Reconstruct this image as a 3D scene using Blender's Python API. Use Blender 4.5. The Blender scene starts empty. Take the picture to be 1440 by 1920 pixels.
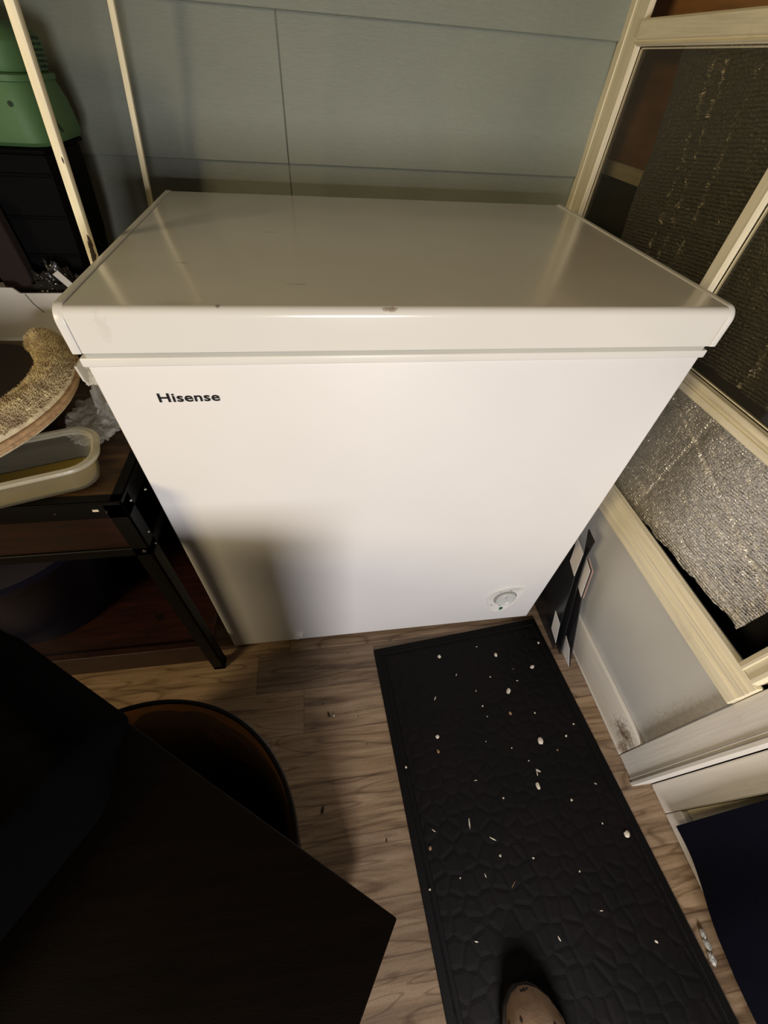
import bpy, bmesh, math, random
from mathutils import Vector, Matrix, noise
random.seed(7)
PI = math.pi
scene = bpy.context.scene
COL = scene.collection

# ------------------------------------------------------------------ materials
def new_mat(name):
    m = bpy.data.materials.new(name); m.use_nodes = True
    nt = m.node_tree
    return m, nt, nt.nodes['Principled BSDF'], nt.nodes, nt.links

def coords(nt, scale=(1, 1, 1), kind='Object', rot=(0, 0, 0)):
    tc = nt.nodes.new('ShaderNodeTexCoord'); mp = nt.nodes.new('ShaderNodeMapping')
    mp.inputs['Scale'].default_value = scale; mp.inputs['Rotation'].default_value = rot
    nt.links.new(tc.outputs[kind], mp.inputs['Vector'])
    return mp.outputs['Vector']

def noise_tex(nt, vec, scale, detail=4, rough=.55, dist=0):
    n = nt.nodes.new('ShaderNodeTexNoise')
    n.inputs['Scale'].default_value = scale; n.inputs['Detail'].default_value = detail
    n.inputs['Roughness'].default_value = rough; n.inputs['Distortion'].default_value = dist
    nt.links.new(vec, n.inputs['Vector'])
    return n.outputs['Fac']

def ramp(nt, fac, stops):
    r = nt.nodes.new('ShaderNodeValToRGB')
    e = r.color_ramp.elements
    while len(e) < len(stops): e.new(.5)
    for i, (p, c) in enumerate(stops):
        e[i].position = p; e[i].color = (*c, 1) if len(c) == 3 else c
    nt.links.new(fac, r.inputs['Fac'])
    return r.outputs['Color']

def mixc(nt, fac, a, b, mode='MIX'):
    m = nt.nodes.new('ShaderNodeMix'); m.data_type = 'RGBA'; m.blend_type = mode
    for sock, val in ((m.inputs['Factor'], fac), (m.inputs['A'], a), (m.inputs['B'], b)):
        pass
    def put(s, v):
        if hasattr(v, 'links'): nt.links.new(v, s)
        else: s.default_value = (*v, 1) if isinstance(v, tuple) and len(v) == 3 else v
    put([s for s in m.inputs if s.identifier == 'Factor_Float'][0], fac)
    put([s for s in m.inputs if s.identifier == 'A_Color'][0], a)
    put([s for s in m.inputs if s.identifier == 'B_Color'][0], b)
    return [s for s in m.outputs if s.identifier == 'Result_Color'][0]

def mathn(nt, op, a, b=None):
    m = nt.nodes.new('ShaderNodeMath'); m.operation = op
    for i, v in enumerate((a, b)):
        if v is None: continue
        if hasattr(v, 'links'): nt.links.new(v, m.inputs[i])
        else: m.inputs[i].default_value = v
    return m.outputs[0]

def bump(nt, bsdf, height, strength=.3, dist=.002, prev=None):
    b = nt.nodes.new('ShaderNodeBump')
    b.inputs['Strength'].default_value = strength; b.inputs['Distance'].default_value = dist
    nt.links.new(height, b.inputs['Height'])
    if prev is not None: nt.links.new(prev, b.inputs['Normal'])
    nt.links.new(b.outputs['Normal'], bsdf.inputs['Normal'])
    return b.outputs['Normal']

def simple(name, col, rough=.5, metal=0, var=.12, vscale=8, bscale=60, bstr=.15, bdist=.001, spec=.5, stretch=(1, 1, 1), coat=0):
    m, nt, b, N, L = new_mat(name)
    v = coords(nt, stretch)
    n = noise_tex(nt, v, vscale, 5)
    dark = tuple(c * (1 - var) for c in col); lite = tuple(min(1, c * (1 + var)) for c in col)
    L.new(ramp(nt, n, [(.3, dark), (.7, lite)]), b.inputs['Base Color'])
    b.inputs['Roughness'].default_value = rough; b.inputs['Metallic'].default_value = metal
    b.inputs['Specular IOR Level'].default_value = spec
    if coat:
        b.inputs['Coat Weight'].default_value = coat; b.inputs['Coat Roughness'].default_value = .12
    if bstr: bump(nt, b, noise_tex(nt, v, bscale, 3), bstr, bdist)
    return m

def painted_wood(name, col, axis, dirt=.25, gr=.20):
    # painted board: grain runs along the given axis, a few brown scuffs where paint is worn
    m, nt, b, N, L = new_mat(name)
    st = [60, 60, 60]; st[axis] = 2.5
    v = coords(nt, tuple(st)); g = noise_tex(nt, v, 3, 6, .6)
    v2 = coords(nt); blot = noise_tex(nt, v2, 14, 6, .65); fine = noise_tex(nt, v2, 90, 4, .7)
    base = ramp(nt, g, [(.3, tuple(c * (1 - gr) for c in col)), (.55, col), (.8, tuple(min(1, c * 1.07) for c in col))])
    worn = ramp(nt, blot, [(.60, (0, 0, 0)), (.76, (dirt, dirt, dirt))])
    c1 = mixc(nt, worn, base, (.16, .11, .055))
    spots = ramp(nt, fine, [(.70, (0, 0, 0)), (.78, (dirt * 1.6,) * 3)])
    c2 = mixc(nt, spots, c1, (.10, .07, .04))
    L.new(c2, b.inputs['Base Color']); b.inputs['Roughness'].default_value = .55
    bump(nt, b, g, .35, .0012)
    return m

def mat_floor():
    m, nt, b, N, L = new_mat('wood_look_vinyl_planks')
    tc = nt.nodes.new('ShaderNodeTexCoord'); sp = nt.nodes.new('ShaderNodeSeparateXYZ')
    L.new(tc.outputs['Object'], sp.inputs[0])
    H = .0985
    row_f = mathn(nt, 'DIVIDE', mathn(nt, 'ADD', sp.outputs['Y'], .024 + 40 * H), H)
    row = mathn(nt, 'FLOOR', row_f)
    wn = nt.nodes.new('ShaderNodeTexWhiteNoise'); wn.noise_dimensions = '1D'; L.new(row, wn.inputs['W'])
    off = mathn(nt, 'MULTIPLY', wn.outputs['Value'], .9)
    colf = mathn(nt, 'DIVIDE', mathn(nt, 'ADD', mathn(nt, 'ADD', sp.outputs['X'], off), 5.31), .62)
    ci = mathn(nt, 'FLOOR', colf)
    cm = nt.nodes.new('ShaderNodeCombineXYZ'); L.new(row, cm.inputs[0]); L.new(ci, cm.inputs[1])
    w2 = nt.nodes.new('ShaderNodeTexWhiteNoise'); w2.noise_dimensions = '2D'; L.new(cm.outputs[0], w2.inputs['Vector'])
    # plank coordinates shifted so each plank has its own grain
    sh = nt.nodes.new('ShaderNodeVectorMath'); sh.operation = 'SCALE'; sh.inputs['Scale'].default_value = 7
    L.new(w2.outputs['Color'], sh.inputs[0])
    ad = nt.nodes.new('ShaderNodeVectorMath'); ad.operation = 'ADD'
    L.new(tc.outputs['Object'], ad.inputs[0]); L.new(sh.outputs[0], ad.inputs[1])
    mp = nt.nodes.new('ShaderNodeMapping'); mp.inputs['Scale'].default_value = (2.2, 26, 1); L.new(ad.outputs[0], mp.inputs['Vector'])
    g = noise_tex(nt, mp.outputs[0], 2.2, 8, .62, .9)
    mp2 = nt.nodes.new('ShaderNodeMapping'); mp2.inputs['Scale'].default_value = (1.5, 11, 1); L.new(ad.outputs[0], mp2.inputs['Vector'])
    wv = nt.nodes.new('ShaderNodeTexNoise'); wv.inputs['Scale'].default_value = 1.6; wv.inputs['Detail'].default_value = 1; wv.inputs['Distortion'].default_value = .6
    L.new(mp2.outputs[0], wv.inputs['Vector'])
    rings = mathn(nt, 'PINGPONG', mathn(nt, 'MULTIPLY', wv.outputs['Fac'], 14), 1)
    c1 = ramp(nt, g, [(.28, (.11, .065, .036)), (.48, (.31, .21, .125)), (.75, (.50, .37, .24))])
    c2 = ramp(nt, rings, [(.0, (.45, .38, .32)), (.22, (1, 1, 1))])
    c3 = mixc(nt, .75, c1, c2, 'MULTIPLY')
    tone = ramp(nt, w2.outputs['Value'], [(0, (.62, .60, .60)), (.5, (.90, .90, .92)), (1, (1.0, .97, .90))])
    c4 = mixc(nt, 1.0, c3, tone, 'MULTIPLY')
    fr = mathn(nt, 'FRACT', row_f); e1 = mathn(nt, 'MINIMUM', fr, mathn(nt, 'SUBTRACT', 1, fr))
    fx = mathn(nt, 'FRACT', colf); e2 = mathn(nt, 'MULTIPLY', mathn(nt, 'MINIMUM', fx, mathn(nt, 'SUBTRACT', 1, fx)), 6.3)
    edge = mathn(nt, 'MINIMUM', e1, e2)
    seam = ramp(nt, edge, [(.0, (.55, .5, .45)), (.018, (1, 1, 1))])
    c5 = mixc(nt, 1.0, c4, seam, 'MULTIPLY')
    fine = noise_tex(nt, coords(nt), 260, 3, .7)
    c6 = mixc(nt, .55, c5, ramp(nt, fine, [(.3, (.62, .60, .58)), (.7, (1, 1, 1))]), 'MULTIPLY')
    L.new(c6, b.inputs['Base Color'])
    b.inputs['Roughness'].default_value = .48
    n1 = bump(nt, b, g, .2, .001)
    bump(nt, b, fine, .2, .0006, n1)
    return m

def mat_siding():
    m, nt, b, N, L = new_mat('painted_fibre_cement')
    v = coords(nt, (1, 1, 1)); vs = coords(nt, (12, 1, 90))
    grain = noise_tex(nt, vs, 4, 6, .65); fine = noise_tex(nt, v, 420, 2, .7); big = noise_tex(nt, v, 3.5, 4)
    c = ramp(nt, big, [(.3, (.214, .238, .196)), (.7, (.254, .280, .232))])
    speck = noise_tex(nt, v, 170, 5, .8)
    c = mixc(nt, ramp(nt, speck, [(.735, (0, 0, 0)), (.76, (.6, .6, .6))]), c, (.5, .5, .42))
    L.new(mixc(nt, .35, c, ramp(nt, grain, [(.3, (.75, .75, .75)), (.7, (1, 1, 1))]), 'MULTIPLY'), b.inputs['Base Color'])
    b.inputs['Roughness'].default_value = .5
    n1 = bump(nt, b, grain, .35, .0015)
    bump(nt, b, fine, .35, .0008, n1)
    return m

def mat_freezer(name, col, rough, marks=None, coat=.3):
    m, nt, b, N, L = new_mat(name)
    v = coords(nt)
    big = noise_tex(nt, v, 5, 3)
    c = ramp(nt, big, [(.3, tuple(x * .97 for x in col)), (.7, col)])
    orange = noise_tex(nt, v, 900, 2, .5)
    h = noise_tex(nt, v, 6, 1)
    if marks:
        for (p, r, squash, cc, k) in marks:
            geo = nt.nodes.new('ShaderNodeTexCoord')
            s = nt.nodes.new('ShaderNodeVectorMath'); s.operation = 'SUBTRACT'; s.inputs[1].default_value = p
            L.new(geo.outputs['Object'], s.inputs[0])
            q = nt.nodes.new('ShaderNodeVectorMath'); q.operation = 'MULTIPLY'; q.inputs[1].default_value = squash
            L.new(s.outputs[0], q.inputs[0])
            ln = nt.nodes.new('ShaderNodeVectorMath'); ln.operation = 'LENGTH'; L.new(q.outputs[0], ln.inputs[0])
            d = mathn(nt, 'ADD', ln.outputs['Value'], mathn(nt, 'MULTIPLY', mathn(nt, 'SUBTRACT', noise_tex(nt, v, 160, 4, .7), .5), r * 2.2))
            f = ramp(nt, mathn(nt, 'DIVIDE', d, r), [(.0, (k, k, k)), (.9, (k * .5, k * .5, k * .5)), (1.0, (0, 0, 0))])
            c = mixc(nt, f, c, cc)
    L.new(c, b.inputs['Base Color'])
    b.inputs['Roughness'].default_value = rough
    b.inputs['Coat Weight'].default_value = coat; b.inputs['Coat Roughness'].default_value = .1
    n1 = bump(nt, b, orange, .06, .0004)
    bump(nt, b, h, .12, .02, n1)
    return m

def mat_mat():
    m, nt, b, N, L = new_mat('ribbed_rubber_and_carpet')
    v = coords(nt)
    vo = nt.nodes.new('ShaderNodeTexVoronoi'); vo.feature = 'DISTANCE_TO_EDGE'; vo.inputs['Scale'].default_value = 34
    vo.inputs['Randomness'].default_value = .75
    L.new(v, vo.inputs['Vector'])
    e = vo.outputs['Distance']
    fine = noise_tex(nt, v, 500, 3, .7); red = noise_tex(nt, v, 6, 3)
    c = ramp(nt, red, [(.42, (.0032, .0030, .0031)), (.68, (.0064, .0030, .0032))])
    c = mixc(nt, ramp(nt, e, [(.0, (.8, .8, .8)), (.10, (0, 0, 0))]), c, (.0025, .0025, .0025))
    lint = noise_tex(nt, coords(nt, (260, 42, 1), rot=(0, 0, .3)), 1.0, 2, .6)
    c = mixc(nt, ramp(nt, lint, [(.74, (0, 0, 0)), (.80, (.28, .28, .28))]), c, (.07, .065, .06))
    L.new(mixc(nt, .5, c, ramp(nt, fine, [(.3, (.6, .6, .6)), (.75, (1, 1, 1))]), 'MULTIPLY'), b.inputs['Base Color'])
    b.inputs['Roughness'].default_value = .72
    b.inputs['Specular IOR Level'].default_value = .18
    n1 = bump(nt, b, ramp(nt, e, [(.0, (0, 0, 0)), (.22, (1, 1, 1))]), .5, .002)
    bump(nt, b, fine, .5, .001, n1)
    return m

def mat_foil(name, ribs_scale=230, tint=(.86, .83, .77), metal=1, rough=.34):
    m, nt, b, N, L = new_mat(name)
    v = coords(nt)
    b.inputs['Base Color'].default_value = (*tint, 1); b.inputs['Metallic'].default_value = metal
    b.inputs['Roughness'].default_value = rough
    w = nt.nodes.new('ShaderNodeTexWave'); w.wave_type = 'BANDS'; w.bands_direction = 'Z'
    w.inputs['Scale'].default_value = ribs_scale / 3.6; w.inputs['Distortion'].default_value = 3.5; w.inputs['Detail'].default_value = 2
    w.inputs['Detail Scale'].default_value = 2.2
    L.new(coords(nt, (1, 1, 1), rot=(.10, 0, 0)), w.inputs['Vector'])
    vo = nt.nodes.new('ShaderNodeTexVoronoi'); vo.inputs['Scale'].default_value = 120; vo.feature = 'DISTANCE_TO_EDGE'; L.new(v, vo.inputs['Vector'])
    cr = noise_tex(nt, coords(nt, (1, 14, 26)), 2.5, 6, .7, .5)
    n1 = bump(nt, b, w.outputs['Fac'], .6, .0022)
    n2 = bump(nt, b, ramp(nt, vo.outputs['Distance'], [(0, (0, 0, 0)), (.12, (1, 1, 1))]), .5, .0016, n1)
    bump(nt, b, cr, .55, .006, n2)
    return m

def add_patch(m, p, r, squash, cc, k=.9):
    nt = m.node_tree; b = nt.nodes['Principled BSDF']; src = b.inputs['Base Color'].links[0].from_socket
    tc = nt.nodes.new('ShaderNodeTexCoord'); s_ = nt.nodes.new('ShaderNodeVectorMath'); s_.operation = 'SUBTRACT'; s_.inputs[1].default_value = p
    nt.links.new(tc.outputs['Object'], s_.inputs[0])
    q = nt.nodes.new('ShaderNodeVectorMath'); q.operation = 'MULTIPLY'; q.inputs[1].default_value = squash; nt.links.new(s_.outputs[0], q.inputs[0])
    ln = nt.nodes.new('ShaderNodeVectorMath'); ln.operation = 'LENGTH'; nt.links.new(q.outputs[0], ln.inputs[0])
    d = mathn(nt, 'ADD', ln.outputs['Value'], mathn(nt, 'MULTIPLY', mathn(nt, 'SUBTRACT', noise_tex(nt, tc.outputs['Object'], 90, 5, .7), .5), r * 3))
    f = ramp(nt, mathn(nt, 'DIVIDE', d, r), [(.0, (k, k, k)), (.55, (k * .6,) * 3), (1.0, (0, 0, 0))])
    nt.links.new(mixc(nt, f, src, cc), b.inputs['Base Color'])

def mat_pane(name, tint):
    m = bpy.data.materials.new(name); m.use_nodes = True
    nt = m.node_tree; nt.nodes.clear()
    out = nt.nodes.new('ShaderNodeOutputMaterial'); tr = nt.nodes.new('ShaderNodeBsdfTransparent'); gl = nt.nodes.new('ShaderNodeBsdfGlossy')
    df = nt.nodes.new('ShaderNodeBsdfDiffuse'); a = nt.nodes.new('ShaderNodeMixShader'); mx = nt.nodes.new('ShaderNodeMixShader')
    fr = nt.nodes.new('ShaderNodeFresnel'); fr.inputs['IOR'].default_value = 1.35
    tr.inputs['Color'].default_value = (*tint, 1); gl.inputs['Roughness'].default_value = .08
    df.inputs['Color'].default_value = (.10, .095, .075, 1)
    a.inputs['Fac'].default_value = .10
    nt.links.new(tr.outputs[0], a.inputs[1]); nt.links.new(df.outputs[0], a.inputs[2])
    geo = nt.nodes.new('ShaderNodeNewGeometry'); nt.links.new(mathn(nt, 'MULTIPLY', fr.outputs[0], mathn(nt, 'SUBTRACT', 1, geo.outputs['Backfacing'])), mx.inputs['Fac']); nt.links.new(a.outputs[0], mx.inputs[1]); nt.links.new(gl.outputs[0], mx.inputs[2])
    nt.links.new(mx.outputs[0], out.inputs['Surface'])
    return m

def mat_plastic_sheet(name, col, alpha, rough=.3, bstr=.4):
    m = bpy.data.materials.new(name); m.use_nodes = True
    nt = m.node_tree; b = nt.nodes['Principled BSDF']
    b.inputs['Base Color'].default_value = (*col, 1); b.inputs['Roughness'].default_value = rough
    tr = nt.nodes.new('ShaderNodeBsdfTransparent'); mx = nt.nodes.new('ShaderNodeMixShader')
    lw = nt.nodes.new('ShaderNodeLayerWeight'); lw.inputs['Blend'].default_value = .35
    f = mathn(nt, 'ADD', mathn(nt, 'MULTIPLY', lw.outputs['Facing'], (1 - alpha) * .45), alpha)
    nt.links.new(f, mx.inputs['Fac']); nt.links.new(tr.outputs[0], mx.inputs[1]); nt.links.new(b.outputs[0], mx.inputs[2])
    nt.links.new(mx.outputs[0], nt.nodes['Material Output'].inputs['Surface'])
    if bstr: bump(nt, b, noise_tex(nt, coords(nt), 35, 5, .6, .6), bstr, .004)
    return m

M = {}
M['floor'] = mat_floor(); M['siding'] = mat_siding()
CREAM = (.84, .76, .56)
M['wood_y'] = painted_wood('cream_paint_on_rail', CREAM, 1)
M['wood_z'] = painted_wood('cream_paint_on_post', CREAM, 2)
M['pole'] = painted_wood('pale_yellow_pole_paint', (.95, .86, .60), 2, .2, .10)
M['white_wood'] = painted_wood('off_white_paint_on_trim', (.66, .63, .58), 2, .10, .06)
M['base_wood'] = painted_wood('off_white_paint_on_skirting', (.66, .61, .52), 1, .5, .12)
add_patch(M['base_wood'], (.889, -.325, .055), .030, (1, .8, 1), (.10, .055, .02), .95)  # brown rot stains at the near end of the skirting
add_patch(M['base_wood'], (.889, -.345, .025), .020, (1, 1, 1), (.16, .09, .03), .8)
M['panel'] = simple('grey_white_hardboard', (.56, .55, .52), .4, var=.06, vscale=4, bscale=420, bstr=.25, bdist=.0006)
add_patch(M['panel'], (.90, -.350, .20), .09, (1, 2.2, .6), (.30, .22, .14), .45)  # panel turns browner towards its corner-trim end
M['ply'] = simple('orange_brown_plywood', (.33, .16, .05), .6, var=.35, vscale=5, stretch=(1, 1, 6), bscale=80)
M['dark'] = simple('cavity_shade_and_dark_wood', (.012, .011, .010), .9, var=.3)  # near-black stands in for shade in the cavities; hidden ledges share it
M['foil'] = mat_foil('silver_bubble_foil')
M['foil_up'] = mat_foil('silver_bubble_foil_shaded', 200, (.60, .57, .48), .95, .20)  # darker copy of the foil, shade behind the panes put into its tint
M['pane'] = mat_pane('dusty_tinted_glass', (.80, .78, .72))
M['lid'] = mat_freezer('white_enamel_lid', (.80, .79, .75), .20, [
    ((.349 - .397, -.272, .85), .0065, (.7, 2.2, .9), (.22, .15, .07), .9),
    ((.120 - .397, -.262, .85), .009, (.35, 1.6, .6), (.50, .44, .30), .3),
    ((.040 - .397, -.272, .83), .008, (1, 1, .5), (.55, .55, .48), .35),
    ((.200 - .397, .010, .85), .011, (1, 2.5, 1), (.55, .50, .40), .6),
    ((.099 - .397, -.134, .85), .010, (1, 2.5, 1), (.50, .46, .38), .6),
    ((.246 - .397, -.204, .85), .012, (1, 4, 1), (.45, .42, .34), .7),
    ((.160 - .397, -.268, .85), .003, (1, 1, 1), (.1, .08, .05), .8)])
M['enamel'] = mat_freezer('white_enamel_steel', (.83, .82, .82), .48, None, .03)
M['white_plastic'] = simple('white_plastic', (.80, .79, .76), .32, var=.03, bstr=.05)
M['seal'] = simple('grey_rubber_gasket', (.50, .50, .46), .6, var=.05)
M['dial_rim'] = simple('pale_grey_plastic', (.60, .61, .60), .35, var=.03)
M['groove'] = simple('dark_grey_gap', (.10, .10, .10), .6)
M['green_led'] = simple('dark_green_indicator', (.01, .10, .05), .3)
M['ink'] = simple('black_ink', (.012, .010, .012), .4, bstr=0)
M['mat'] = mat_mat()
M['mat_edge'] = simple('black_rubber_border', (.0038, .0036, .0036), .7, spec=.15, bscale=300, bstr=.3)
M['crumb'] = simple('pale_crumb', (.72, .64, .52), .7, var=.2, vscale=90)
M['crumb_dark'] = simple('brown_crumb', (.30, .18, .09), .7, var=.2, vscale=90)
M['speck'] = simple('dark_seed_husk', (.025, .018, .012), .7)
M['black_metal'] = simple('black_powder_coated_steel', (.0040, .0038, .0036), .5, bscale=400, bstr=.2, spec=.15)
def mat_rustic(name, c0, c1, c2, rough=.5):
    m, nt, b, N, L = new_mat(name)
    g = noise_tex(nt, coords(nt, (3, 30, 30)), 3, 7, .65, .6)
    bl = noise_tex(nt, coords(nt), 22, 5, .7)
    c = ramp(nt, g, [(.28, c0), (.5, c1), (.75, c2)])
    c = mixc(nt, ramp(nt, bl, [(.58, (0, 0, 0)), (.68, (.85, .85, .85))]), c, tuple(x * .25 for x in c0))
    L.new(c, b.inputs['Base Color']); b.inputs['Roughness'].default_value = rough
    bump(nt, b, g, .3, .001)
    return m
M['top_board'] = mat_rustic('worn_brown_tabletop', (.018, .009, .004), (.060, .030, .012), (.16, .085, .030))
M['red_board'] = mat_rustic('dark_red_brown_board', (.009, .0026, .0014), (.023, .005, .0026), (.042, .011, .005), .45)
M['screw'] = simple('dull_steel_screw', (.25, .24, .22), .35, 1)
M['cream_mark'] = simple('pale_cream_mark', (.85, .75, .60), .5)
M['blue_tub'] = simple('navy_plastic_tub', (.007, .008, .030), .4)
M['tub_lid'] = simple('pale_violet_plastic', (.040, .038, .060), .4)
M['food_box'] = mat_plastic_sheet('clear_plastic', (.50, .46, .32), .035, .22, .15)
M['food_rim'] = mat_plastic_sheet('frosted_plastic', (.66, .63, .50), .36, .3, .15)
M['oil'] = mat_plastic_sheet('yellow_oily_residue', (.40, .28, .04), .55, .15, .1)
M['bag'] = mat_plastic_sheet('grey_translucent_polythene', (.55, .54, .50), .34, .2, .8)
M['white_bag'] = mat_plastic_sheet('white_polythene', (.78, .76, .68), .75, .35, .5)
M['fleece'] = simple('beige_fleece', (.86, .66, .43), .95, var=.35, vscale=60, bscale=200, bstr=.5, bdist=.002)
M['piping'] = simple('tan_corduroy_piping', (.52, .33, .17), .85, var=.3, vscale=120, bscale=300, bstr=.6)
M['bed_inner'] = simple('dark_brown_cushion', (.022, .013, .010), .9, bscale=120)
M['red_thread'] = simple('dark_red_stripe', (.14, .035, .02), .8)
M['card_white'] = simple('white_cardboard', (.52, .50, .47), .65, var=.08, vscale=10)
M['card_brown'] = simple('brown_cardboard', (.13, .10, .06), .8, var=.15)
M['black_crate'] = simple('black_plastic_crate', (.0018, .0016, .0016), .7, spec=.08)
M['black_bag'] = simple('glossy_black_polythene', (.016, .014, .013), .18, bscale=40, bstr=.9, bdist=.006)
M['maroon'] = simple('dull_maroon_card', (.012, .005, .0045), .9)
M['green'] = simple('green_plastic', (.075, .165, .060), .6, var=.12, bscale=300, bstr=.1)
M['green_dark'] = simple('green_recess_shade', (.010, .022, .010), .7)  # darkened copy of the green, shade of slots and holes put into colour
M['tarn'] = simple('chipped_bare_wood', (.045, .030, .020), .9, vscale=60)
M['checker_white'] = simple('white_printed_square', (.74, .70, .66), .4, var=.03)
M['checker_black'] = simple('black_printed_square', (.016, .016, .018), .18, var=.1, bscale=12, bstr=.2, bdist=.004)
M['checker_edge'] = simple('pinkish_board_edge', (.45, .28, .22), .8)
M['navy'] = simple('navy_blue_cloth', (.0026, .0030, .0085), .95, bscale=400, bstr=.5, spec=.08)
M['bin'] = simple('black_bin_plastic', (.004, .0037, .0035), .5, spec=.2)
M['bin_inner'] = simple('orange_bin_wall_lit_tone', (.66, .38, .15), .6, var=.15, vscale=30)  # orange wall, colour raised in place of lamplight inside the bin
M['liner'] = simple('dark_bin_liner', (.30, .23, .17), .45, bscale=30, bstr=.8, bdist=.005)
M['dark_top'] = simple('dark_brown_glossy_top', (.0045, .0026, .0016), .45, var=.3, stretch=(2, 20, 1), spec=.10)
M['dark_body'] = simple('dark_brown_side_panel', (.008, .005, .004), .5)
M['upholstery'] = simple('black_upholstery', (.0012, .0011, .0012), .95, spec=.03, bscale=200, bstr=.3)
M['navy_throw'] = simple('very_dark_navy_fabric', (.005, .005, .010), .95, spec=.1, bscale=300, bstr=.4)
def mat_clog():
    m, nt, b, N, L = new_mat('tan_speckled_suede')
    v = coords(nt)
    vo = nt.nodes.new('ShaderNodeTexVoronoi'); vo.inputs['Scale'].default_value = 62; L.new(coords(nt, (1.3, .75, 1)), vo.inputs['Vector'])
    sp = ramp(nt, vo.outputs['Distance'], [(.20, (1, 1, 1)), (.30, (0, 0, 0))])
    c = ramp(nt, noise_tex(nt, v, 40, 5), [(.3, (.20, .125, .075)), (.7, (.32, .215, .135))])
    L.new(mixc(nt, sp, c, (.022, .012, .008)), b.inputs['Base Color']); b.inputs['Roughness'].default_value = .9
    bump(nt, b, noise_tex(nt, v, 400, 3), .4, .001)
    return m
M['clog'] = mat_clog()
M['sole'] = simple('dark_rubber_sole', (.02, .015, .012), .8)
M['wrapper'] = simple('crumpled_silver_white_wrapper', (.34, .34, .32), .4, var=.5, vscale=90)
M['ceiling'] = simple('dull_painted_ceiling', (.20, .18, .14), .9)
M['lamp_block'] = simple('unseen_lamp_block_wall', (.16, .14, .11), .9)

# ------------------------------------------------------------------ mesh tools
def bm_new(): return bmesh.new()
def merge(dst, src):
    me = bpy.data.meshes.new('tmp'); src.to_mesh(me); src.free(); dst.from_mesh(me); bpy.data.meshes.remove(me)

def box(bm, x0, x1, y0, y1, z0, z1, bev=0, seg=2, mtx=None):
    t = bm_new(); bmesh.ops.create_cube(t, size=1)
    for v in t.verts:
        v.co = Vector(((x0 + x1) / 2 + v.co.x * (x1 - x0), (y0 + y1) / 2 + v.co.y * (y1 - y0), (z0 + z1) / 2 + v.co.z * (z1 - z0)))
    if bev: bmesh.ops.bevel(t, geom=t.edges[:], offset=bev, segments=seg, profile=.5, affect='EDGES')
    if mtx is not None: t.transform(mtx)
    merge(bm, t)

def prism(bm, poly, axis, a, b, bev=0, seg=2):
    # poly: 2D points in the other two axes (order x,y,z without axis), extruded from a to b
    t = bm_new()
    def mk(p, h):
        c = [p[0], p[1]]; c.insert(axis, h); return Vector(c)
    v0 = [t.verts.new(mk(p, a)) for p in poly]; v1 = [t.verts.new(mk(p, b)) for p in poly]
    t.faces.new(v0[::-1]); t.faces.new(v1)
    n = len(poly)
    for i in range(n): t.faces.new((v0[i], v0[(i + 1) % n], v1[(i + 1) % n], v1[i]))
    bmesh.ops.recalc_face_normals(t, faces=t.faces[:])
    if bev:
        es = [e for e in t.edges if e.calc_face_angle(0) > .6]
        bmesh.ops.bevel(t, geom=es, offset=bev, segments=seg, profile=.5, affect='EDGES')
    merge(bm, t)

def loft(bm, rings, closed=True, cap=True):
    t = bm_new(); vs = [[t.verts.new(Vector(p)) for p in r] for r in rings]
    n = len(rings[0])
    for a, b in zip(vs[:-1], vs[1:]):
        for i in range(n if closed else n - 1):
            t.faces.new((a[i], a[(i + 1) % n], b[(i + 1) % n], b[i]))
    if cap and closed:
        t.faces.new(vs[0][::-1]); t.faces.new(vs[-1])
    bmesh.ops.recalc_face_normals(t, faces=t.faces[:])
    merge(bm, t)

def cyl(bm, p0, p1, r, seg=20, r2=None):
    p0 = Vector(p0); p1 = Vector(p1); d = (p1 - p0).normalized()
    u = d.orthogonal().normalized(); w = d.cross(u)
    if r2 is None: r2 = r
    rings = [[p + (u * math.cos(2 * PI * i / seg) + w * math.sin(2 * PI * i / seg)) * rr for i in range(seg)] for p, rr in ((p0, r), (p1, r2))]
    loft(bm, rings)

def tube(bm, pts, r, seg=10, closed=False):
    pts = [Vector(p) for p in pts]; rings = []
    n = len(pts)
    for i, p in enumerate(pts):
        a = pts[(i - 1) % n] if (closed or i > 0) else p; b = pts[(i + 1) % n] if (closed or i < n - 1) else p
        d = (b - a).normalized(); up = Vector((0, 0, 1)) if abs(d.z) < .9 else Vector((1, 0, 0))
        u = d.cross(up).normalized(); w = d.cross(u)
        rr = r[i] if isinstance(r, (list, tuple)) else r
        rings.append([p + (u * math.cos(2 * PI * k / seg) + w * math.sin(2 * PI * k / seg)) * rr for k in range(seg)])
    if closed: rings.append(rings[0])
    loft(bm, rings, cap=not closed)

def rrect(cx, cy, w, h, r, seg=6):
    pts = []
    for (sx, sy, a0) in ((1, 1, 0), (-1, 1, 90), (-1, -1, 180), (1, -1, 270)):
        for k in range(seg + 1):
            a = math.radians(a0 + 90 * k / seg)
            pts.append((cx + sx * (w / 2 - r) + r * math.cos(a), cy + sy * (h / 2 - r) + r * math.sin(a)))
    return pts

def blob(bm, c, s, sub=4, amp=.25, freq=3, seed=0, flat=None):
    t = bm_new(); bmesh.ops.create_icosphere(t, subdivisions=sub, radius=1)
    for v in t.verts:
        d = v.co.normalized()
        k = 1 + amp * noise.fractal(d * freq + Vector((seed * 7.1, seed * 3.3, 0)), 1, 2, 4)
        k += amp * .8 * abs(noise.noise(d * freq * 1.7 + Vector((seed, 0, 9))))
        v.co = Vector((c[0] + d.x * s[0] * k, c[1] + d.y * s[1] * k, c[2] + d.z * s[2] * k))
        if flat is not None: v.co.z = max(v.co.z, flat)
    merge(bm, t)

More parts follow.
